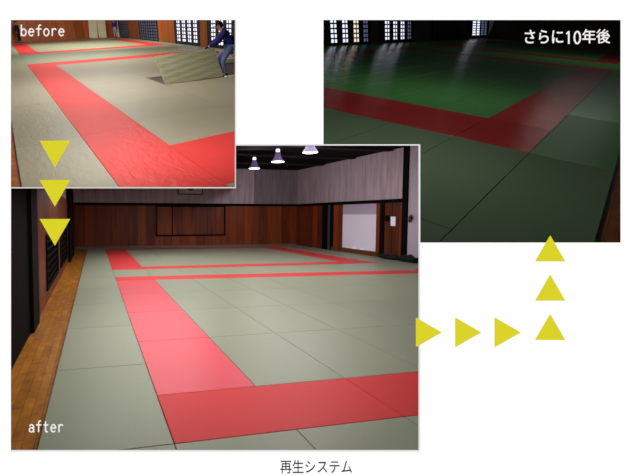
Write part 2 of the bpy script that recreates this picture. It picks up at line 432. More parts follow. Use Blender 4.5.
# ---------------------------------------------------------------- mats
ORD = ['first', 'second', 'third', 'fourth', 'fifth', 'sixth', 'seventh', 'eighth', 'ninth', 'tenth', 'eleventh', 'twelfth', 'thirteenth', 'fourteenth']
def in_view(hall, x, y, m=3):
    if hall is WORN: return 11-m < x < XB and 20-m < y < YB
    if hall is LARGE: return 11-m < x < XR and YT < y < 451+m and not (x < XB and y < YB)
    return XG+2-m < x < 620+m and 20-m < y < 242+m and not (x < XR and y > YT)
GAP = {'large': 0.0024, 'worn': 0.0015, 'dim': 0.0018}
def mat(hall, u0, u1, v0, v1, material, label, group, along='v', thick=0.05, gap=None, taper=0.0, slant=(0.0, 0.0)):
    seen = False
    for i in range(13):
        for j in range(13):
            p = project(hall.P(u0 + (u1-u0)*i/12, v0 + (v1-v0)*j/12))
            if p and in_view(hall, *p): seen = True; break
        if seen: break
    if not seen: return None
    uc, vc = (u0+u1)/2, (v0+v1)/2
    M = hall.frame(uc, vc, hall.b if along == 'v' else hall.a)
    inv = M.inverted()
    g = GAP[hall.name] if gap is None else gap
    la, lb = hall.a.length, hall.b.length
    def ring(e, z):
        s0, s1 = slant
        return [inv @ hall.P(u, v + (s0 if k < 2 else s1)*u, z) for k, (u, v) in enumerate(((u0+taper*v0+e/la, v0+e/lb), (u1-e/la, v0+e/lb), (u1-e/la, v1-e/lb), (u0+taper*v1+e/la, v1-e/lb)))]
    bm = NB()
    R = [[bm.verts.new(p) for p in ring(e, z)] for e, z in ((g, -thick), (g, -0.005), (g+0.003, 0.0))]
    bm.faces.new(list(reversed(R[0]))); bm.faces.new(R[2])
    for A, B in zip(R, R[1:]):
        for i in range(4): bm.faces.new((A[i], A[(i+1) % 4], B[(i+1) % 4], B[i]))
    o = build('tatami_mat', bm, material, M, hall=hall, clipit=True)
    return tag(o, label, 'mat', group)
SL = -0.06      # the nearer band of the large hall is laid slightly askew
def grid(hall, us, vs, material, fmt, group, along='v', from_right=False, skip=None, taper=0.0, slant=None):
    """fmt gets the ordinals of column and row"""
    nu = len(us)-1
    for i in range(nu):
        for j in range(len(vs)-1):
            if skip and skip(us[i], us[i+1], vs[j], vs[j+1]): continue
            c = ORD[nu-1-i] if from_right else ORD[i]
            mat(hall, us[i], us[i+1], vs[j], vs[j+1], material, fmt.format(c=c, r=ORD[j]), group, along, taper=taper,
                slant=(0, 0) if slant is None else tuple(SL if q in slant else 0.0 for q in (vs[j], vs[j+1])))

# large hall ("after")
G, R = M_['L_green'], M_['L_red']
H = LARGE
grid(H, [-1, 0], [-2, 0, 2, 4, 6, 8, 10, 12, 14, 16, 18, 20, 22.3], G, 'grey-green mat beside the parquet in the large hall, {r} back from the front', 'large hall left edge mats', taper=.0062)
grid(H, [0, 1, 2, 3, 4], [-2, 0], G, 'grey-green mat before the front red strip in the large hall, {c} from left', 'large hall front edge mats')
grid(H, [0, 2, 4, 6, 8, 10], [0, 1], R, 'red mat of the front strip in the large hall, {c} from left', 'large hall red front strip', 'u')
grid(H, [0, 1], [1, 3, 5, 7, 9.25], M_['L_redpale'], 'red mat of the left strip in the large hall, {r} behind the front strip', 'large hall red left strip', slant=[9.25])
grid(H, [1, 2, 3, 4, 5, 6, 7, 8, 9], [1, 3, 5, 7, 9.25], G, 'large hall grey-green mat inside near red square, {c} column from left, {r} row back', 'large hall mats inside the near square', slant=[9.25])
grid(H, [9, 10], [1, 3, 5, 7, 9.25], R, 'red mat of the right strip in the large hall, {r} row back', 'large hall red right strip', slant=[9.25])
grid(H, [0, 2, 4, 6, 8, 10], [9.25, 10.02], R, 'large hall red mat of the nearer crossing band, {c} from left', 'large hall red crossing bands', 'u', slant=[9.25, 10.02])
grid(H, [0, 1, 2, 3, 4, 5, 6, 7, 8, 9.5], [10.02, 11.75], G, 'large hall grey-green mat between the two red bands, {c} from left', 'large hall mats between the bands', slant=[10.02])
grid(H, [0, 2, 4, 6, 8, 9.5], [11.75, 12.5], R, 'large hall red mat of the farther crossing band, {c} from left', 'large hall red crossing bands', 'u')
grid(H, [0, 1], [12.5, 14.5, 16.5, 18.5, 20.4], R, 'far red left strip mat in the large hall, {r} behind the farther band', 'large hall far red left strip')
grid(H, [8.3, 9.3], [12.5, 14.5, 16.5, 18.5, 20.4], R, 'far red right strip mat in the large hall, {r} behind the farther band', 'large hall far red right strip')
grid(H, [1, 2, 3, 4, 5, 6, 7, 8.3], [12.5, 14.5, 16.5, 18.5, 20.4], G, 'large hall grey-green mat inside far red square, {c} column from left, {r} row back', 'large hall mats inside the far square')
grid(H, [0, 2, 4, 6, 8, 9.3], [20.4, 21.2], R, 'large hall red mat of the farthest strip below the back wall, {c} from left', 'large hall red far strip', 'u')
grid(H, [0, 2, 4, 6, 8, 10.9], [21.2, 22.3], G, 'large hall grey-green mat along the back wall, {c} from left', 'large hall mats along the back wall', 'u')
grid(H, [9.5, 10.9], [9.86, 11.75, 13, 15, 17, 19, 21.2], G, 'large hall grey-green mat beside the right wall, {r} from the front', 'large hall right edge mats')

# worn hall ("before")
G, R, F_ = M_['W_green'], M_['W_red'], M_['W_far']
H = WORN
grid(H, [-.93, 0], [-.2, 1.8, 3.8, 5.8, 7.8, 9.8], G, 'worn khaki mat along the left edge of the before hall, {r} from the front', 'before hall left edge mats')
grid(H, [-.93, 0], [9.8, 12, 14, 16, 18, 20, 22, 23.5], F_, 'worn greenish mat along the far left edge of the before hall, {r} back', 'before hall left edge mats')
grid(H, [0, 1], [-.2, 1.8, 3.8, 5.8, 7.8, 8.8], R, 'glossy red mat of the long left strip, before hall, {r} from the front', 'before hall red left strip')
grid(H, [1, 3, 5], [0, 1], R, 'glossy red mat of the front strip, before hall, {c} from left', 'before hall red front strip', 'u')
grid(H, [1, 3], [-1.2, 0], G, 'worn khaki mat in the bottom right corner of the before hall', 'before hall front edge mats', 'u')
HOLE = (2.87, 8.0, 4.0, 6.0)
grid(H, [1, 2.87, 4.85, 6.85, 8], [1, 2, 3, 4, 5, 6, 7, 8.0, 8.8], G, 'worn khaki mat inside red square, before hall, {c} column from left, {r} row back', 'before hall mats inside the square', 'u',
     skip=lambda a, b, c, d: a >= 2.86 and 3.99 <= c < 5.99 and not (a < 3 and c > 4.9))
grid(H, [0, 2, 4, 6, 8, 9], [8.8, 9.65], R, 'red mat of the nearer crossing band, before hall, {c} from left', 'before hall red crossing bands', 'u')
grid(H, [0, 1, 3, 5, 7, 9], [9.65, 11.5, 13.2], F_, 'greenish mat between the two red bands, before hall, {c} from left, {r} row', 'before hall mats between the bands', 'u')
grid(H, [1, 3, 5, 7, 9], [13.2, 14.1], R, 'red mat of the farther crossing band, before hall, {c} from left', 'before hall red crossing bands', 'u')
grid(H, [0, 1], [13.2, 15, 17, 19, 20.6], R, 'far red left strip mat, before hall, {r} from the farther band', 'before hall far red strips')
grid(H, [8, 9], [14.1, 16, 18, 20, 21.2], R, 'far red right strip mat, before hall, {r} from the farther band', 'before hall far red strips')
grid(H, [1, 3, 5, 8], [14.1, 17, 20.6], F_, 'greenish mat inside far red square, before hall, {c} column, {r} row', 'before hall mats inside the far square', 'u')
grid(H, [0, 2, 4, 6, 8], [20.6, 21.5], R, 'red mat of the farthest strip before the back wall, before hall, {c} from left', 'before hall far red strips', 'u')
grid(H, [0, 3, 6, 9.8], [21.5, 23.5], F_, 'greenish mat against the back wall, before hall, {c} from left', 'before hall mats along the back wall', 'u')
grid(H, [9, 9.9], [5.9, 7, 9, 11, 13, 15, 17, 19, 21.5], F_, 'pale worn mat below the right windows, before hall, {r} from the front', 'before hall right edge mats')

# dim hall ("ten years later")
G, R = M_['D_green'], M_['D_red']
H = DIM
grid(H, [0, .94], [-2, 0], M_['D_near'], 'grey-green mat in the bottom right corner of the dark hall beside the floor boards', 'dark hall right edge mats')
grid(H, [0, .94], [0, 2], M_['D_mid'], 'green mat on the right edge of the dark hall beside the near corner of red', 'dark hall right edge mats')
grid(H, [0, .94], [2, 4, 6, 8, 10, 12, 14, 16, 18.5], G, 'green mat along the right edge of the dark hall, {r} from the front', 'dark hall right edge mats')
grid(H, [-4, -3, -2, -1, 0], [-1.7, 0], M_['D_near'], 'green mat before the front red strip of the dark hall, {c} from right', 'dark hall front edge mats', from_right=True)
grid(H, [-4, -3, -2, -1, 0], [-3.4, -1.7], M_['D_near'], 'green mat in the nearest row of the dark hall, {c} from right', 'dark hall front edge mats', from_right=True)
grid(H, [-9, -7, -5, -3, -1, 0], [0, 1], R, 'dark red mat of the front strip, dark hall, {c} from right', 'dark hall red front strip', 'u', from_right=True)
grid(H, [-1, 0], [1, 3, 5, 7, 8.45], R, 'dark red mat of the right strip, dark hall, {r} behind the front strip', 'dark hall red right strip')
grid(H, [-8, -7, -6, -5, -4, -3, -2, -1], [1, 2.5, 4, 5.5, 7, 8.45], G, 'green mat inside red square, dark hall, {c} column from right, {r} row back', 'dark hall mats inside the square', from_right=True)
grid(H, [-9, -8], [1, 3, 5, 7, 8.45], R, 'dark red mat of the left strip below the windows, dark hall, {r} row back', 'dark hall red left strip')
grid(H, [-9, -7, -5, -3, -1, 0], [8.45, 9.25], R, 'dark red mat of the nearer crossing band, dark hall, {c} from right', 'dark hall red crossing bands', 'u', from_right=True)
grid(H, [-9, -7, -5, -3, -1, 0], [9.25, 11.35], G, 'green mat between the two red bands, dark hall, {c} from right', 'dark hall mats between the bands', 'u', from_right=True)
grid(H, [-9, -7, -5, -3, -1, 0], [11.35, 12.2], R, 'dark red mat of the farther crossing band, dark hall, {c} from right', 'dark hall red crossing bands', 'u', from_right=True)
grid(H, [-1, 0], [12.2, 14, 16, 17.8], R, 'far dark red mat of the right strip, dark hall, {r} from the farther band', 'dark hall far red strips')
grid(H, [-9, -8], [12.2, 14, 16, 17.8], R, 'far dark red mat of the left strip, dark hall, {r} from the farther band', 'dark hall far red strips')
grid(H, [-8, -6, -4, -1], [12.2, 15, 17.8], G, 'green mat inside far red square, dark hall, {c} column from right, {r} row', 'dark hall mats inside the far square', 'u', from_right=True)
grid(H, [-9, -6, -3, 0], [17.8, 18.7], R, 'dark red mat of the farthest strip, dark hall, {c} from right', 'dark hall far red strips', 'u', from_right=True)
grid(H, [-10.8, -9], [1, 5, 9, 13, 17, 21.6], G, 'dim mat under the lattice windows, dark hall, {r} from the front', 'dark hall window side mats')
grid(H, [-9, -6, -3, .94], [18.7, 21.6], G, 'dim green mat before the back wall, dark hall, {c} from right', 'dark hall mats along the back wall', 'u', from_right=True)

# ---------------------------------------------------------------- floors, walls
def slab(name, hall, u0, u1, v0, v1, z0, z1, mat_, along='v'):
    M = hall.frame(u0, v0, hall.b if along == 'v' else hall.a); inv = M.inverted()
    bm = NB()
    vs = [bm.verts.new(inv @ hall.P(u, v, z)) for z in (z0, z1) for u, v in ((u0, v0), (u1, v0), (u1, v1), (u0, v1))]
    for f in ((0,3,2,1),(4,5,6,7),(0,1,5,4),(1,2,6,5),(2,3,7,6),(3,0,4,7)): bm.faces.new([vs[i] for i in f])
    return struct(build(name, bm, mat_, M, hall=hall, clipit=True))
slab('floor', LARGE, -1.6, 11.2, -1.0, 22.6, -0.10, -0.05, M_['L_floor'])
slab('floor', WORN, -2.2, 10.1, -.6, 23.8, -0.10, -0.05, M_['W_floor'])
slab('floor', DIM, -11.2, 2.4, -2.2, 22.2, -0.10, -0.05, M_['D_wood'])

class Wall:
    """a wall line on the hall's plan; local x runs along it, local y into the room, z up"""
    def __init__(s, hall, p0, p1, inside, up=None):
        s.h = hall
        c = hall.P(*inside)
        x = hall.P(*p1) - hall.P(*p0)
        if hall.n.cross(x).dot(c - hall.P(*p0)) < 0: p0, p1 = p1, p0; x = -x
        s.M = hall.frame(p0[0], p0[1], x)
        if up is not None:
            X = x.normalized(); Z = (up - X*up.dot(X)).normalized(); Y = Z.cross(X)
            o = s.M.translation.copy(); s.M = Matrix((X, Y, Z)).transposed().to_4x4(); s.M.translation = o
        s.inv = s.M.inverted()
    def x(s, uv): return (s.inv @ s.h.P(*uv)).x
    def bx(s, bm, a, b, z0, z1, y0, y1):
        xa, xb = sorted((s.x(a), s.x(b)))
        k = s.h.k
        box(bm, xa, xb, y0, y1, z0*k, z1*k)
    def piece(s, name, a, b, z0, z1, mat_, y0=-0.05, y1=0.0, parent=None):
        bm = NB(); s.bx(bm, a, b, z0, z1, y0, y1)
        return build(name, bm, mat_, s.M if parent is None else None, parent, s.h, clipit=True)
# --- large hall shell
LB = Wall(LARGE, (-1.5, 22.4), (11, 22.4), (4, 10))
LR = Wall(LARGE, (11, 9), (11, 22.4), (4, 10))
LL = Wall(LARGE, (-1.5, -1), (-1.5, 22.4), (4, 10))
bk = lambda u: (u, 22.4)
rt = lambda v: (11, v)
lf = lambda v: (-1.5, v)
struct(LB.piece('wall_back', bk(-1.6), bk(11.1), -.1, 2.05, M_['L_wood']))
struct(LB.piece('wall_back_upper', bk(-1.6), bk(11.1), 2.05, 4.0, M_['L_conc'], -0.06, -0.005))
struct(LB.piece('trim_6', bk(-1.5), bk(11), 2.05, 2.18, M_['L_rail'], 0, .03))
struct(LB.piece('baseboard_back', bk(-1.5), bk(11), -.05, .06, plain('grey_baseboard', (130, 112, 100)), 0, .02))
# right wall, piece by piece from the far corner
def rw(name, v0, v1, z0, z1, mk, y0=-.05, y1=0.0): return struct(LR.piece(name, rt(v0), rt(v1), z0, z1, M_[mk], y0, y1))
rw('wall_right', 19.2, 22.4, -.1, 2.05, 'L_wood')
rw('wall_right_upper', 12.3, 22.45, 2.05, 4.0, 'L_conc', -.06, -.005)
rw('trim_7', 12.5, 22.4, 2.05, 2.18, 'L_rail', 0, .03)
rw('trim_8', 18.7, 19.2, -.05, 2.05, 'L_rail')
rw('wall_right_slot', 18.35, 18.7, -.05, 2.05, 'L_lilac', -.25, -.2)
rw('trim_9', 18.0, 18.35, -.05, 2.05, 'L_rail')
rw('wall_right_boards', 17.1, 18.0, -.05, 2.05, 'L_wood')
rw('trim_10', 14.03, 14.33, -.05, 2.05, 'L_wood')
rw('trim_11', 13.75, 14.03, -.05, 2.05, 'L_rail', -.05, .02)
rw('trim_12', 12.25, 12.55, -.05, 4.0, 'L_rail', -.05, .05)
rw('wall_right_plaster', 8.5, 12.25, -.05, 4.0, 'L_lilac', -.06, -.01)
d = struct(LR.piece('door_1', rt(14.33), rt(17.1), .18, 1.62, M_['L_white'], -.04, 0))
if d:
    LR.piece('upper_panel', rt(14.33), rt(17.1), 1.62, 2.05, plain('greyish_lilac_panel', (200, 192, 210), .6), -.04, -.005, d)
    bm = NB(); LR.bx(bm, rt(15.8), rt(16.1), .18, .25, 0, .05); LR.bx(bm, rt(15.2), rt(15.5), .18, .22, 0, .05); build('ledge_clip', bm, M_['paper'], None, d, LARGE)
struct(LR.piece('trim_13', rt(14.0), rt(18.0), -.05, .18, M_['L_step'], -.04, .10))
d = struct(LR.piece('door_2', rt(13.26), rt(13.74), -.05, 2.05, M_['L_woodleft'], -.04, -.01))
if d:
    LR.piece('door_leaf', rt(12.56), rt(13.22), -.05, 2.05, M_['L_woodleft'], -.04, -.01, d)
    bm = NB(); LR.bx(bm, rt(13.215), rt(13.265), -.05, 2.05, -.04, -.015); build('meeting_gap', bm, M_['L_rail'], None, d, LARGE)
    bm = NB(); LR.bx(bm, rt(13.42), rt(13.62), 1.38, 1.58, -.01, .05); build('lock_box', bm, M_['black'], None, d, LARGE)
bm = NB(); LR.bx(bm, rt(13.01), rt(13.31), 1.20, 1.54, -.01, .004)
nt_ = build('paper_notice', bm, M_['paper'], LR.M.copy(), hall=LARGE)
tag(nt_, 'white paper notice pinned to the brown double door', 'notice')
# small fixture on the plaster
fx = thing('wall_fixture', LR.M @ Matrix.Translation((LR.x(rt(12.1)), 0, 1.45)), 'small grey hook fixture on the pale plaster beside the black post', 'fixture')
bm = NB(); box(bm, -.06, .06, -.01, .02, -.10, .10); build('plate', bm, M_['bin'], None, fx)
bm = NB(); box(bm, -.13, -.03, .0, .10, .02, .07); box(bm, -.14, -.10, .06, .12, .0, .16); build('hook', bm, M_['bin'], None, fx)
# left wall: dark doorway, posts, boards, lattice windows
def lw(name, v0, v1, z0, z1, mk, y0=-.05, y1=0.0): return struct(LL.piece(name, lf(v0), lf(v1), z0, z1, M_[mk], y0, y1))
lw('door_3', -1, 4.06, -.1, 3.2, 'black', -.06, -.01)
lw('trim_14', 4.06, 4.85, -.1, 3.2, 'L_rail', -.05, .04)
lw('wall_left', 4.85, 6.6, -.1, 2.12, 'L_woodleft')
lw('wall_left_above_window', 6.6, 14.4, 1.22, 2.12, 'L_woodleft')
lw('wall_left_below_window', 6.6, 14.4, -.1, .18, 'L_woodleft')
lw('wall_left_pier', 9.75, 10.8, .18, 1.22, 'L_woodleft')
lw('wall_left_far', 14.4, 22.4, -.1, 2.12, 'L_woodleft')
lw('wall_left_column', 15.2, 18.6, -.05, 2.6, 'L_rail', 0, .08)
lw('wall_left_upper', 4.85, 22.4, 2.12, 4.0, 'L_conc', -.08, -.03)
def lattice_window(name, wall, f, a, b, z0, z1, ncol, nrow, pane, frame, bar=.035, back=-.04, depth=.03):
    """one window: frame, pane and lattice bars"""
    bm = NB(); t = .05
    wall.bx(bm, f(a), f(b), z0, z0+t, back, depth); wall.bx(bm, f(a), f(b), z1-t, z1, back, depth)
    xa, xb = sorted((wall.x(f(a)), wall.x(f(b)))); k = wall.h.k
    box(bm, xa, xa+t, back, depth, z0*k, z1*k); box(bm, xb-t, xb, back, depth, z0*k, z1*k)
    o = struct(build(name, bm, frame, wall.M, hall=wall.h, clipit=True))
    if o is None: return None
    wall.piece('pane', f(a), f(b), z0, z1, pane, back, back+.01, o)
    bm = NB()
    for i in range(1, ncol):
        x = xa + (xb-xa)*i/ncol; box(bm, x-bar/2, x+bar/2, back+.012, back+.04, z0*k, z1*k)
    for j in range(1, nrow):
        z = (z0 + (z1-z0)*j/nrow)*k; box(bm, xa, xb, back+.012, back+.04, z-bar/2, z+bar/2)
    build('lattice', bm, frame, None, o, wall.h, clipit=True)
    return o
lattice_window('window_1', LL, lf, 6.6, 9.75, .18, 1.22, 8, 7, M_['L_pane'], M_['L_rail'])
lattice_window('window_2', LL, lf, 10.8, 14.4, .18, 1.22, 8, 7, M_['L_pane'], M_['L_rail'])
# ceiling
slab('ceiling', LARGE, -1.6, 11.2, 4, 22.6, 3.98, 4.05, M_['ceil'])
for i, v in enumerate((10.5, 13.2, 16, 19)):
    slab('trim_%d' % (15+i), LARGE, -1.5, 11, v, v+.35, 3.93, 3.98, plain('dark_ceiling_joist', (34, 28, 30), .8))

# wood panel outlined in black on the back wall
pn = thing('wall_board', LB.M @ Matrix.Translation((LB.x(bk(4.7)), 0, 1.3)), 'wide brown board outlined in black on the back wall below the flag', 'board')
off = LB.x(bk(4.7))
def pb(bm, u0, u1, z0, z1, y0, y1):
    a, b = sorted((LB.x(bk(u0))-off, LB.x(bk(u1))-off)); box(bm, a, b, y0, y1, z0-1.3, z1-1.3)
bm = NB(); pb(bm, 2.76, 3.62, .6, 2.0, 0, .015); build('panel', bm, M_['L_wood'], None, pn)
bm = NB(); pb(bm, 3.66, 6.6, .6, 2.0, 0, .015); build('panel', bm, M_['L_wood'], None, pn)
bm = NB()
for q in ((2.72, 2.80, .55, 2.05), (6.57, 6.66, .55, 2.05), (2.72, 6.66, .52, .60), (2.72, 6.66, 2.0, 2.05), (3.61, 3.68, .55, 2.05)): pb(bm, *q, 0, .03)
build('frame', bm, M_['L_rail'], None, pn)
# framed flag above it
off2 = LB.x(bk(4.66))
fl = thing('framed_flag', LB.M @ Matrix.Translation((off2, 0, 3.05)), 'white framed flag with red disc high on the concrete of the back wall', 'flag')
bm = NB(); box(bm, -.60, .60, -.004, .02, -.385, .385); clip(bm, fl.matrix_world, LARGE); build('flag_cloth', bm, M_['flag_white'], None, fl)
bm = NB()
prism(bm, [(.235*math.cos(i*math.pi/20), .235*math.sin(i*math.pi/20)) for i in range(40)], 0, .006)
bmesh.ops.transform(bm, matrix=Matrix.Rotation(math.pi/2, 4, 'X') @ Matrix.Translation((0, 0, -.028)), verts=bm.verts[:])
clip(bm, fl.matrix_world, LARGE); build('disc', bm, M_['flag_red'], None, fl)
bm = NB()
for q in ((-.64, .64, -.43, -.385), (-.64, .64, .385, .43), (-.64, -.60, -.43, .43), (.60, .64, -.43, .43)): box(bm, q[0], q[1], -.004, .03, q[2], q[3])
clip(bm, fl.matrix_world, LARGE); build('frame', bm, M_['L_rail'], None, fl)

# hanging lamps
def make_lamp(v, label):
    p = LARGE.frame(6.47, v, LARGE.a, 3.5)
    t = thing('hanging_lamp', p, label, 'lamp', 'hanging hall lamps')
    bm = NB(); lathe(bm, [(.235, 0), (.240, .015), (.215, .05), (.155, .12), (.112, .22), (.09, .33), (.08, .33), (.102, .22), (.145, .12), (.205, .05), (.235, 0)], 32)
    build('shade', bm, M_['shade'], None, t, smooth=True)
    bm = NB(); lathe(bm, [(.0001, .36), (.07, .36), (.075, .42), (.05, .46), (.0001, .46)], 20); build('cap', bm, glow('lit_lilac_cap', (236, 226, 255), 2.0), None, t, smooth=True)
    bm = NB(); lathe(bm, [(.0001, .02), (.10, .03), (.15, .07), (.11, .16), (.05, .3), (.0001, .34)], 20); build('bulb', bm, M_['bulb'], None, t, smooth=True)
    bm = NB(); lathe(bm, [(.0001, -.012), (.2, -.008), (.232, .008), (.2, .02), (.0001, .02)], 32); build('diffuser', bm, M_['bulb'], None, t, smooth=True)
    bm = NB(); lathe(bm, [(.012, .45), (.012, .49)], 10); build('stem', bm, M_['lampcap'], None, t)
    return t
make_lamp(16.93, 'farthest of three glowing hanging lamps under the black ceiling, leftmost')
make_lamp(14.14, 'middle of three glowing hanging lamps under the black ceiling')
make_lamp(11.27, 'nearest of three glowing hanging lamps under the black ceiling, rightmost')

# dark cloth bags along the right wall
def bag(v, u, lx, ly, lz, label):
    M = LARGE.frame(u, v, LARGE.b)
    bm = NB(); bmesh.ops.create_icosphere(bm, subdivisions=4, radius=1.0)
    for w in bm.verts:
        x, y, z = w.co
        n = .16*math.sin(5*x+1.3*v)*math.cos(4*y) + .10*math.sin(9*x+3*z)
        w.co = Vector((x*lx*(1+n*.3), y*ly*(1+n), (max(z, -.75)+.75)/1.75*lz*(1+n*1.6)))
    o = thing('cloth_bag', M, label, 'bag')
    build('body', bm, M_['bag'], None, o, smooth=True)
    bm = NB()
    for k in range(12):
        a0 = math.pi*k/11
        x = lx*.55*math.cos(a0); z = lz*(.72+.42*math.sin(a0))
        box(bm, x-.03, x+.03, -.02, .02, z-.02, z+.02)
    build('handle', bm, M_['bin'], None, o)
bag(12.95, 10.72, .50, .16, .16, 'black cloth bag lying on the mats below the brown double door')
bag(11.75, 10.72, .44, .18, .2, 'black cloth bag lying on the mats beside the pale plaster wall')

# --- worn hall shell
WB = Wall(WORN, (-2.2, 23.6), (10, 23.6), (4, 10))
WR = Wall(WORN, (9.95, 4), (9.95, 23.6), (4, 10))
wbk = lambda u: (u, 23.6)
wrt = lambda v: (9.95, v)
struct(WB.piece('wall_back', wbk(-2.2), wbk(10), -.1, 2.6, M_['W_wooddark']))
struct(WB.piece('baseboard_back', wbk(-2.2), wbk(9.95), -.05, .1, M_['W_wooddark'], 0, .03))
def ww(name, v0, v1, z0, z1): return struct(WR.piece(name, wrt(v0), wrt(v1), z0, z1, M_['W_wood']))
ww('wall_right', 22.75, 23.6, -.1, 2.6); ww('wall_right_pier', 18.85, 20.8, -.1, 2.6); ww('wall_right_boards', 13.8, 15.8, -.1, 2.6); ww('wall_right_post', 10.68, 11.28, -.1, 2.6)
ww('wall_right_near', 5.5, 8.2, -.1, 2.6)
ww('wall_right_above', 5.5, 23.6, 1.75, 2.6)
def paper_window(name, wall, f, a, b, z0, z1, cols, rows, panes, frame, rail=.05):
    """black framed window with upright paper strips, each split by thin bars"""
    bm = NB(); wall.bx(bm, f(a), f(b), z0, z1, -.06, -.03)
    o = struct(build(name, bm, frame, wall.M, hall=wall.h, clipit=True))
    if o is None: return
    for (c0, c1), pm in zip(cols, panes):
        wall.piece('pane', f(c0), f(c1), z0+rail, z1-rail, pm, -.03, -.022, o)
    bm = NB(); k = wall.h.k
    for c0, c1 in cols:
        xa, xb = sorted((wall.x(f(c0)), wall.x(f(c1)))); w = (xb-xa)
        box(bm, (xa+xb)/2-w*.07, (xa+xb)/2+w*.07, -.024, -.005, z0*k, z1*k)
        for j in range(rows+1):
            z = (z0+rail + (z1-z0-2*rail)*j/rows)*k; h = (z1-z0)*k/rows*.13
            box(bm, xa-.01, xb+.01, -.024, -.005, z-h, z+h)
    build('lattice', bm, frame, None, o, wall.h, clipit=True)
def even(a, b, n, fill=.62):
    w = (b-a)/n
    return [(a+w*(i+.5-fill/2), a+w*(i+.5+fill/2)) for i in range(n)]
WP, WD = M_['W_pane'], M_['W_dimpane']
paper_window('window_3', WR, wrt, 20.8, 22.75, .02, 1.75, even(20.95, 22.6, 4, .7), 9, [WD]*4, M_['W_frame'])
paper_window('door_4', WR, wrt, 15.8, 18.85, -.03, 1.75, even(15.95, 18.7, 4, .8), 9, [WD]*4, M_['W_frame'])
paper_window('window_4', WR, wrt, 11.28, 13.8, .0, 1.75, even(11.45, 13.65, 4, .52), 8, [WP]*4, M_['W_frame'], .12)
paper_window('window_5', WR, wrt, 8.2, 10.68, .0, 1.75, even(8.3, 10.5, 4, .52), 8, [WP]*4, M_['W_frame'], .12)

# plywood boards leaning on the far wall
def ply(u, v, wdt, hgt, lean, roll, label):
    M = WORN.frame(u, v, WORN.a) @ Matrix.Rotation(roll, 4, 'Y') @ Matrix.Rotation(-lean, 4, 'X')
    bm = NB(); box(bm, -wdt/2, wdt/2, 0, .025, 0, hgt)
    bmesh.ops.bevel(bm, geom=bm.edges[:], offset=.004, segments=1, affect='EDGES')
    tag(build('plywood_board', bm, M_['ply'], M, hall=WORN), label, 'board', 'plywood boards leaning by the back wall')
ply(7.42, 23.2, .90, 2.5, .13, .15, 'left of two pale plywood boards leaning on the far brown wall')
ply(8.34, 23.2, .88, 2.5, .13, .09, 'right of two pale plywood boards leaning on the far brown wall')
ply(9.80, 22.9, .30, 2.5, .10, .22, 'narrow pale board leaning in the far corner beside the lattice window')

# the opened floor: subfloor and pale edge battens
def batten(p0, p1, w, z0, z1, label):
    M = WORN.frame(p0[0], p0[1], WORN.P(*p1)-WORN.P(*p0)); L_ = (WORN.P(*p1)-WORN.P(*p0)).length
    bm = NB(); box(bm, 0, L_, 0, w, z0, z1); bmesh.ops.bevel(bm, geom=bm.edges[:], offset=.006, segments=1, affect='EDGES')
    clip(bm, M, WORN)
    tag(build('wooden_batten', bm, M_['ply'], M, hall=WORN), label, 'batten')
slab('floor_opening', WORN, 2.88, 8.0, 4.0, 6.0, -.05, -.045, M_['W_pit'])
batten((5.3, 6.0), (8.0, 6.0), .12, -.04, .12, 'pale batten along the far side of the opened floor behind the man')
batten((4.86, 4.0), (6.9, 4.0), .10, -.04, .02, 'pale batten along the near side of the opened floor by the lifted mat')

# mat being lifted
def lifted():
    BL, BR = WORN.P(2.9, 4.0, .0), WORN.P(4.86, 4.10, .0)
    TL, TR = WORN.P(2.76, 4.22, .60), WORN.P(4.75, 4.33, .65)
    x = (BR-BL).normalized(); nn = x.cross(((TL-BL)+(TR-BR))*.5).normalized(); y = nn.cross(x)
    M = Matrix((x, y, nn)).transposed().to_4x4(); M.translation = BL; inv = M.inverted()
    bm = NB(); N = 14; T = .045
    c = [inv @ q for q in (BL, BR, TR, TL)]
    def pt(s, t, z):
        q = (c[0]*(1-s)+c[1]*s)*(1-t) + (c[3]*(1-s)+c[2]*s)*t
        return (q.x, q.y, q.z + .03*math.sin(math.pi*s)*t + z)
    def wob(s, t): return .006*math.sin(19*s+9*t)+.004*math.sin(31*t-11*s)
    up = [[bm.verts.new(pt(i/N, j/N, wob(i/N, j/N))) for i in range(N+1)] for j in range(N+1)]
    lo = [[bm.verts.new(pt(i/N, j/N, -T)) for i in range(N+1)] for j in range(N+1)]
    for j in range(N):
        for i in range(N):
            bm.faces.new((up[j][i], up[j][i+1], up[j+1][i+1], up[j+1][i])); bm.faces.new((lo[j][i], lo[j+1][i], lo[j+1][i+1], lo[j][i+1]))
    for i in range(N):
        bm.faces.new((up[0][i], lo[0][i], lo[0][i+1], up[0][i+1])); bm.faces.new((up[N][i], up[N][i+1], lo[N][i+1], lo[N][i]))
        bm.faces.new((up[i][0], up[i+1][0], lo[i+1][0], lo[i][0])); bm.faces.new((up[i][N], lo[i][N], lo[i+1][N], up[i+1][N]))
    o = build('tatami_mat', bm, tatami('lifted_mat_vinyl', (190, 186, 150), .34, .3, .12, .03, .5, .6), M, smooth=False)
    tag(o, 'worn green-brown tatami mat tilted up on edge by the crouching man', 'mat')
lifted()

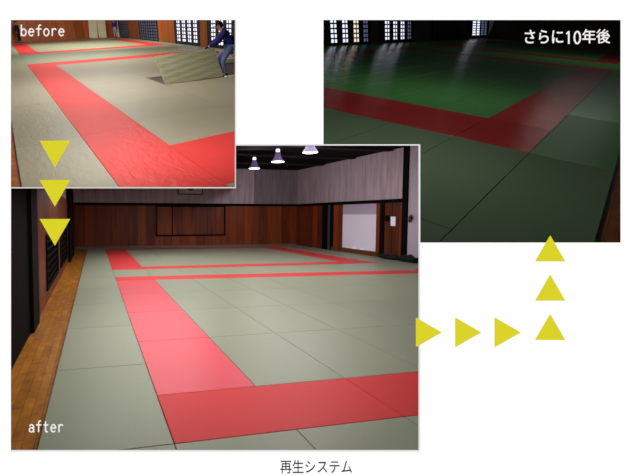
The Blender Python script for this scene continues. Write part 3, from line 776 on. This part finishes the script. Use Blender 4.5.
# ---------------------------------------------------------------- people
def skin(name, nodes, edges, mat_, parent, root, sub=2):
    keys = list(nodes); ix = {k: i for i, k in enumerate(keys)}
    me = bpy.data.meshes.new(name)
    me.from_pydata([nodes[k][:3] for k in keys], [(ix[a], ix[b]) for a, b in edges], [])
    o = bpy.data.objects.new(name, me); col.objects.link(o)
    md = o.modifiers.new('skin', 'SKIN'); md.use_smooth_shade = True; md.branch_smoothing = 0.3
    for k in keys:
        r = nodes[k][3]; d = me.skin_vertices[0].data[ix[k]]
        d.radius = (r, r) if not isinstance(r, tuple) else r
        d.use_root = (k == root)
    s = o.modifiers.new('sub', 'SUBSURF'); s.levels = sub; s.render_levels = sub
    bpy.context.view_layer.update()
    ev = bpy.data.meshes.new_from_object(o.evaluated_get(bpy.context.evaluated_depsgraph_get()))
    bpy.data.objects.remove(o); bpy.data.meshes.remove(me)
    ev.name = name; ev.materials.clear(); ev.materials.append(mat_)
    for p in ev.polygons: p.use_smooth = True
    q = bpy.data.objects.new(name, ev); col.objects.link(q); q.parent = parent
    return q
def chain(*k): return list(zip(k, k[1:]))
def hand(nodes, edges, tag_, wrist, palm, d, side, curl):
    """palm and five fingers; d = finger direction, side = direction across the palm (towards the thumb), curl = closing direction"""
    w = Vector(nodes[wrist][:3]); d = Vector(d).normalized(); s = Vector(side).normalized(); c = Vector(curl).normalized()
    p = w + d*.05; nodes[palm] = (*p, .030); edges.append((wrist, palm))
    for i, (o_, L_) in enumerate(((.028, .070), (.009, .078), (-.010, .072), (-.029, .058))):
        b0 = p + d*.035 + s*o_; b1 = b0 + d*L_*.45 + c*.012; b2 = b1 + d*L_*.25 + c*L_*.45
        for n_, q, r in (('a', b0, .0105), ('b', b1, .0095), ('c', b2, .008)): nodes[tag_+str(i)+n_] = (*q, r)
        edges += [(palm, tag_+str(i)+'a')] + chain(tag_+str(i)+'a', tag_+str(i)+'b', tag_+str(i)+'c')
    t0 = p + s*.034 - d*.005; t1 = t0 + s*.022 + d*.028; t2 = t1 + d*.024 + c*.014
    for n_, q, r in (('a', t0, .012), ('b', t1, .0105), ('c', t2, .009)): nodes[tag_+'t'+n_] = (*q, r)
    edges += [(palm, tag_+'ta')] + chain(tag_+'ta', tag_+'tb', tag_+'tc')

def head_detail(parent, hc, fwd, up, r=.10, cap=None, cap_mat=None, hair_mat=None):
    """ears, eyes, cap or hair around a head centred at hc"""
    f = Vector(fwd).normalized(); u = Vector(up); u = (u - f*u.dot(f)).normalized(); s = u.cross(f)
    B = Matrix((f, s, u)).transposed().to_4x4(); B.translation = hc
    bm = NB()
    for sg in (-1, 1):
        bmesh.ops.create_uvsphere(bm, u_segments=10, v_segments=6, radius=.011, matrix=B @ Matrix.Translation((r*.90, sg*.034, .012)))
    build('eyes', bm, M_['hair'], None, parent, smooth=True)
    bm = NB(); bmesh.ops.create_uvsphere(bm, u_segments=10, v_segments=6, radius=.02, matrix=B @ Matrix.Translation((r*.86, 0, -.045)) @ Matrix.Diagonal((.4, 1.2, .3, 1)))
    build('mouth', bm, plain('lips', (150, 84, 78)), None, parent, smooth=True)
    bm = NB()
    bmesh.ops.create_uvsphere(bm, u_segments=24, v_segments=16, radius=1.0, matrix=B @ Matrix.Translation((-.008, 0, .02)) @ Matrix.Diagonal((r*1.16, r*.98, r*1.16, 1)))
    inv = B.inverted()
    kill = []
    for fc in bm.faces:
        q = inv @ fc.calc_center_median()
        if cap is None:
            if (q.x > r*.45 and q.z < .062) or q.z < -.05: kill.append(fc)
        elif q.z < .028 + (.012 if q.x > 0 else 0): kill.append(fc)
    bmesh.ops.delete(bm, geom=kill, context='FACES')
    if cap is None:
        build('hair', bm, hair_mat or M_['hair'], None, parent, smooth=True)
    else:
        hr = NB()
        bmesh.ops.create_uvsphere(hr, u_segments=24, v_segments=16, radius=1.0, matrix=B @ Matrix.Translation((-.010, 0, .015)) @ Matrix.Diagonal((r*1.08, r*.95, r*1.08, 1)))
        kl = [fc for fc in hr.faces if (lambda q: q.x > -.005 or q.z < -.055)(inv @ fc.calc_center_median())]
        bmesh.ops.delete(hr, geom=kl, context='FACES'); build('hair', hr, M_['hair'], None, parent, smooth=True)
        c = build('cap', bm, cap_mat, None, parent, smooth=True)
        pk = NB(); prism(pk, [(r*.75, -.075), (r*1.3, -.07), (r*1.75, -.04), (r*1.85, 0), (r*1.75, .04), (r*1.3, .07), (r*.75, .075)], .038, .046)
        bmesh.ops.transform(pk, matrix=B @ Matrix.Rotation(.12, 4, 'Y'), verts=pk.verts[:])
        build('peak', pk, cap_mat, None, c)

def shoe(parent, p, fwd, mat_, tip=0.0):
    f = Vector((fwd[0], fwd[1], 0)).normalized(); s = Vector((-f.y, f.x, 0))
    B = Matrix((f, s, Vector((0, 0, 1)))).transposed().to_4x4(); B.translation = p
    bm = NB()
    prof = [(-.075, .034, .085), (-.03, .040, .095), (.03, .042, .075), (.10, .047, .055), (.16, .040, .04), (.19, .022, .028)]
    rings = []
    for x, w, h in prof:
        rings.append([bm.verts.new(B @ Vector(q)) for q in ((x, -w, 0), (x, w, 0), (x, w*.95, h*.55), (x, w*.5, h), (x, -w*.5, h), (x, -w*.95, h*.55))])
    for A, C in zip(rings, rings[1:]):
        for i in range(6): bm.faces.new((A[i], A[(i+1) % 6], C[(i+1) % 6], C[i]))
    bm.faces.new(list(reversed(rings[0]))); bm.faces.new(rings[-1])
    return build('shoe', bm, mat_, None, parent, smooth=True)

def stooping_man():
    xl = -RIGHT
    M = WORN.frame(5.02, 4.28, xl, -.045/1.2)
    t = thing('person', M, 'man in navy jacket, jeans and dark cap stooping to lift the mat', 'person')
    z0 = .02
    n = {}; e = []
    n['pelvis'] = (-.20, 0, .80, .125); n['waist'] = (-.185, 0, .93, .12); n['chest'] = (-.12, 0, 1.09, .145); n['upper'] = (-.05, 0, 1.20, .115)
    n['neck'] = (.045, 0, 1.27, .052); n['jaw'] = (.115, 0, 1.29, .070); n['skull'] = (.105, 0, 1.37, .098); n['crown'] = (.095, 0, 1.42, .075); n['nose'] = (.215, 0, 1.325, .012)
    e += chain('pelvis', 'waist', 'chest', 'upper', 'neck', 'jaw', 'skull', 'crown') + [('skull', 'nose')]
    for sd, sg in (('l', 1), ('r', -1)):
        n['sh'+sd] = (-.055, .175*sg, 1.18, .062)
        if sg > 0: n['el'+sd] = (.20, .20, .93, .046); n['wr'+sd] = (.405, .10, .835, .030)
        else: n['el'+sd] = (.22, -.17, .95, .046); n['wr'+sd] = (.40, -.04, .84, .030)
        e += chain('upper', 'sh'+sd, 'el'+sd, 'wr'+sd)
        hand(n, e, 'f'+sd, 'wr'+sd, 'pa'+sd, (.9, -.1*sg, -.35), (0, 0, 1) if False else (.2, -sg*1.0, .2), (.1, .25, -1))
    legs = {'l': ((-.19, .09, .76), (.02, .11, .44), (-.07, .10, .09)), 'r': ((-.19, -.09, .76), (.13, -.12, .47), (.10, -.13, .09))}
    for sd, (a, b, c) in legs.items():
        n['hp'+sd] = (*a, .085); n['kn'+sd] = (*b, .060); n['an'+sd] = (*c, .042); n['to'+sd] = (c[0]+.13, c[1], .035, .030)
        e += chain('pelvis', 'hp'+sd, 'kn'+sd, 'an'+sd, 'to'+sd)
    skin('body', n, e, M_['skin'], t, 'pelvis')
    t.scale = (1.06, 1.06, 1.06)
    gl = {k: (*w[:3], w[3] + .004) for k, w in n.items() if k[:2] in ('fl', 'fr', 'pa', 'wr')}
    for sd in 'lr':
        sub = {k: w for k, w in gl.items() if k in ('wr'+sd, 'pa'+sd) or k.startswith('f'+sd)}
        skin('glove', sub, [q for q in e if q[0] in sub and q[1] in sub], M_['cap'], t, 'wr'+sd)
    # jacket
    j = {k: (*n[k][:3], n[k][3]+.028) for k in ('waist', 'chest', 'upper', 'shl', 'shr', 'ell', 'elr')}
    j['hem'] = (-.17, 0, .76, .182); j['waist'] = (-.20, 0, .92, .19); j['chest'] = (-.14, 0, 1.09, .20); j['upper'] = (-.05, 0, 1.215, .155)
    j['col'] = (.03, 0, 1.262, .078)
    for sd in 'lr':
        w = n['wr'+sd]; j['cu'+sd] = (*w[:3], .052)
        q = n['el'+sd]; j['el'+sd] = (*q[:3], .080); q = n['sh'+sd]; j['sh'+sd] = (*q[:3], .102)
    skin('jacket', j, chain('hem', 'waist', 'chest', 'upper', 'col') + chain('upper', 'shl', 'ell', 'cul') + chain('upper', 'shr', 'elr', 'cur'), M_['navy'], t, 'hem')
    tr = {'pv': (-.20, 0, .79, .140)}; te = []
    for sd in 'lr':
        a, b, c = legs[sd]
        tr['hp'+sd] = (*a, .105); tr['kn'+sd] = (*b, .080); tr['an'+sd] = (*c, .062)
        te += chain('pv', 'hp'+sd, 'kn'+sd, 'an'+sd)
    skin('jeans', tr, te, M_['jeans'], t, 'pv')
    head_detail(t, Vector((.105, 0, 1.355)), (.9, .12, -.25), (.2, 0, 1), .10, True, M_['cap'])
    for sd in 'lr':
        c = legs[sd][2]; shoe(t, Vector((c[0], c[1], 0)), (1, 0), M_['cap'])
stooping_man()

def standing(u, v, face, h, label, top, legs_, arms='down'):
    M = WORN.frame(u, v, face, 0)
    t = thing('person', M, label, 'person'); k = h/1.75
    n = {}; e = []
    n['pelvis'] = (0, 0, .95, .125); n['waist'] = (0, 0, 1.10, .115); n['chest'] = (.01, 0, 1.28, .135); n['upper'] = (0, 0, 1.42, .10)
    n['neck'] = (.01, 0, 1.50, .052); n['jaw'] = (.03, 0, 1.57, .068); n['skull'] = (.02, 0, 1.645, .098); n['crown'] = (.015, 0, 1.70, .07); n['nose'] = (.13, 0, 1.61, .012)
    e += chain('pelvis', 'waist', 'chest', 'upper', 'neck', 'jaw', 'skull', 'crown') + [('skull', 'nose')]
    for sd, sg in (('l', 1), ('r', -1)):
        n['sh'+sd] = (0, .18*sg, 1.41, .06); n['el'+sd] = (-.02, .235*sg, 1.12, .045); n['wr'+sd] = (.06, .225*sg, .88, .03)
        e += chain('upper', 'sh'+sd, 'el'+sd, 'wr'+sd)
        hand(n, e, 'f'+sd, 'wr'+sd, 'pa'+sd, (.15, 0, -1), (1, 0, .1), (.2, -sg*.9, -.2))
        n['hp'+sd] = (0, .09*sg, .90, .085); n['kn'+sd] = (.02, .10*sg, .50, .058); n['an'+sd] = (-.01, .10*sg, .09, .042); n['to'+sd] = (.13, .11*sg, .035, .03)
        e += chain('pelvis', 'hp'+sd, 'kn'+sd, 'an'+sd, 'to'+sd)
    sc_ = lambda d: {q: (w[0]*k, w[1]*k, w[2]*k, w[3]*k) for q, w in d.items()}
    skin('body', sc_(n), e, M_['skin'], t, 'pelvis', 1)
    j = {'hem': (0, 0, .94, .15), 'waist': (0, 0, 1.10, .14), 'chest': (.01, 0, 1.28, .155), 'upper': (0, 0, 1.42, .12), 'col': (.01, 0, 1.475, .07)}
    for sd in 'lr':
        for q, r in (('sh', .08), ('el', .062), ('wr', .045)): j[q+sd] = (*n[q+sd][:3], r)
    skin('jacket', sc_(j), chain('hem', 'waist', 'chest', 'upper', 'col') + chain('upper', 'shl', 'ell', 'wrl') + chain('upper', 'shr', 'elr', 'wrr'), top, t, 'hem', 1)
    tr = {'pv': (0, 0, .95, .135)}; te = []
    for sd in 'lr':
        for q, r in (('hp', .10), ('kn', .075), ('an', .06)): tr[q+sd] = (*n[q+sd][:3], r)
        te += chain('pv', 'hp'+sd, 'kn'+sd, 'an'+sd)
    skin('trousers', sc_(tr), te, legs_, t, 'pv', 1)
    head_detail(t, Vector((.02, 0, 1.63))*k, (1, 0, 0), (0, 0, 1), .10*k)
    for sd, sg in (('l', 1), ('r', -1)): shoe(t, Vector((-.01, .10*sg, 0))*k, (1, 0), M_['cap'])
standing(.75, 22.9, -WORN.b*.6+WORN.a, 1.78, 'person in dark jacket and dark trousers standing against the far left wall', M_['darkblue'], M_['darkcloth'])
standing(9.42, 22.6, -WORN.a*.5-WORN.b, 1.7, 'person in bright blue top and pale trousers standing by the far corner', M_['bluetop'], M_['paletrous'])

# --- dim hall shell
D_UP = (-RIGHT*.157 + UP*.94 - FWD*.314)
DBk = Wall(DIM, (-11, 21.9), (2.4, 21.9), (-4, 10))
DL = Wall(DIM, (-10.9, 2), (-10.9, 21.9), (-4, 10), D_UP)
DR = Wall(DIM, (2.4, -2.2), (2.4, 21.9), (-4, 10))
dl = lambda v: (-10.9, v)
struct(DBk.piece('wall_back', (-11, 21.9), (2.4, 21.9), -.1, 2.6, M_['D_wall']))
struct(DL.piece('wall_left', dl(2), dl(22), -.1, 2.6, M_['D_wall'], -.12, -.07))
struct(DL.piece('baseboard_left', dl(2), dl(22), -.05, .08, M_['D_wall'], -.07, -.03))
DP, DW, DD = M_['D_pane'], M_['D_pane_warm'], M_['D_pane_dim']
paper_window('window_6', DL, dl, 6.4, 9.0, .0, 1.7, [(6.74, 7.02), (7.34, 7.60), (7.95, 8.22), (8.53, 8.77)], 7, [DP, DP, DW, DD], M_['D_frame'], .09)
paper_window('window_7', DL, dl, 9.6, 12.2, .02, 1.7, [(9.94, 10.22), (10.54, 10.80), (11.11, 11.38), (11.68, 11.94)], 7, [DP, DP, DP, DD], M_['D_frame'], .12)
paper_window('window_8', DL, dl, 18.8, 21.8, .1, 1.7, [(19.1, 20.2), (20.5, 21.4)], 7, [DP, DD], M_['D_frame'], .14)
paper_window('door_5', DL, dl, 14.0, 17.4, .0, 1.7, even(14.1, 17.3, 4, .8), 7, [plain('black_pane', (12, 12, 13), .4)]*4, M_['D_frame'])

# ---------------------------------------------------------------- light
def area(name, loc, target, sx, sy, power, color=(1, 1, 1), spread=math.pi):
    l = bpy.data.lights.new(name, 'AREA'); l.shape = 'RECTANGLE'; l.size = sx; l.size_y = sy; l.energy = power; l.color = color; l.spread = spread
    o = bpy.data.objects.new(name, l); col.objects.link(o); o.location = loc
    o.rotation_euler = (Vector(target)-Vector(loc)).to_track_quat('-Z', 'Y').to_euler()
    return o
def point(name, loc, power, color=(1, 1, 1), r=0.0):
    l = bpy.data.lights.new(name, 'POINT'); l.energy = power; l.color = color; l.shadow_soft_size = r
    o = bpy.data.objects.new(name, l); col.objects.link(o); o.location = loc
    return o
def panel(xc, y, d0, d1, wpx, power, color=(1, 1, 1)):
    """flat luminous ceiling panel lying along the underside of a partition, facing down"""
    r = ray(PPX, y); d = (d0+d1)/2
    X = RIGHT; Y = r.normalized(); Z = X.cross(Y)
    Mx = Matrix((X, Y, Z)).transposed().to_4x4(); Mx.translation = CAM + ray(PPX, y)*d + RIGHT*((xc-PPX)/FPX*d0)
    l = bpy.data.lights.new('ceiling_panel', 'AREA'); l.shape = 'RECTANGLE'; l.size = wpx/FPX*d0*.98; l.size_y = (d1-d0)*r.length; l.energy = power; l.color = color
    o = bpy.data.objects.new('ceiling_panel', l); col.objects.link(o); o.matrix_world = Mx
for d0, d1, p in ((2.6, 4.2, 14), (4.4, 7.5, 46), (8, 15, 150)):
    panel(125, 188.6, d0, d1, 170, p, (1, .985, .97))
for d0, d1, p in ((2.6, 4.2, 14), (4.4, 7.5, 46), (8, 15, 190)):
    panel(330, 146.0, d0, d1, 130, p, (1, .985, .97))
for v in (16.93, 14.14, 11.27):
    point('lamp_light', LARGE.P(6.47, v, 3.42), 45, (1, .9, 1.0))
# worn hall: added unseen fill lights on its own side, one high by the display wall
def ceiling(hall, u, v, z, su, sv, power, color):  # added overhead area light, standing for no lamp
    M = hall.frame(u, v, hall.a, z)
    l = bpy.data.lights.new('hall_light', 'AREA'); l.shape = 'RECTANGLE'; l.size = su; l.size_y = sv; l.energy = power; l.color = color
    o = bpy.data.objects.new('hall_light', l); col.objects.link(o); o.matrix_world = M
WC = (1, .98, .94)
ceiling(WORN, 1.0, 4.5, 3.6, 3.0, 4.0, 300, WC)
ceiling(WORN, 3.0, 9.5, 3.8, 5.5, 6.0, 460, WC)
ceiling(WORN, 4.2, 16.5, 3.8, 8.0, 8.0, 640, WC)
area('wall_light', WORN.P(4.5, 13, 3.8), WORN.P(5.5, 23.5, .9), 4, 2, 620, WC)  # added unseen light that brightens the back wall and its boards
L_ = CAM + ray(120, -70)*3.2
area('hall_light', L_, WORN.P(2.2, 4.0, 0), 1.6, .8, 115, WC)  # added fill from the front, no lamp there
# dim hall: added unseen fill points, and a weak fill area over the right strip
point('hall_bulb', CAM + ray(455, -75)*3.5, 95, (.95, 1, .92), .25)
point('hall_bulb', CAM + ray(520, -95)*6.5, 150, (.95, 1, .92), .3)
ceiling(DIM, -.6, 11, 3.8, 3, 6, 55, (.96, 1, .92))

w = bpy.data.worlds.new('world'); sc.world = w; w.use_nodes = True
w.node_tree.nodes['Background'].inputs[0].default_value = (.9, .92, 1, 1)
w.node_tree.nodes['Background'].inputs[1].default_value = 0.02
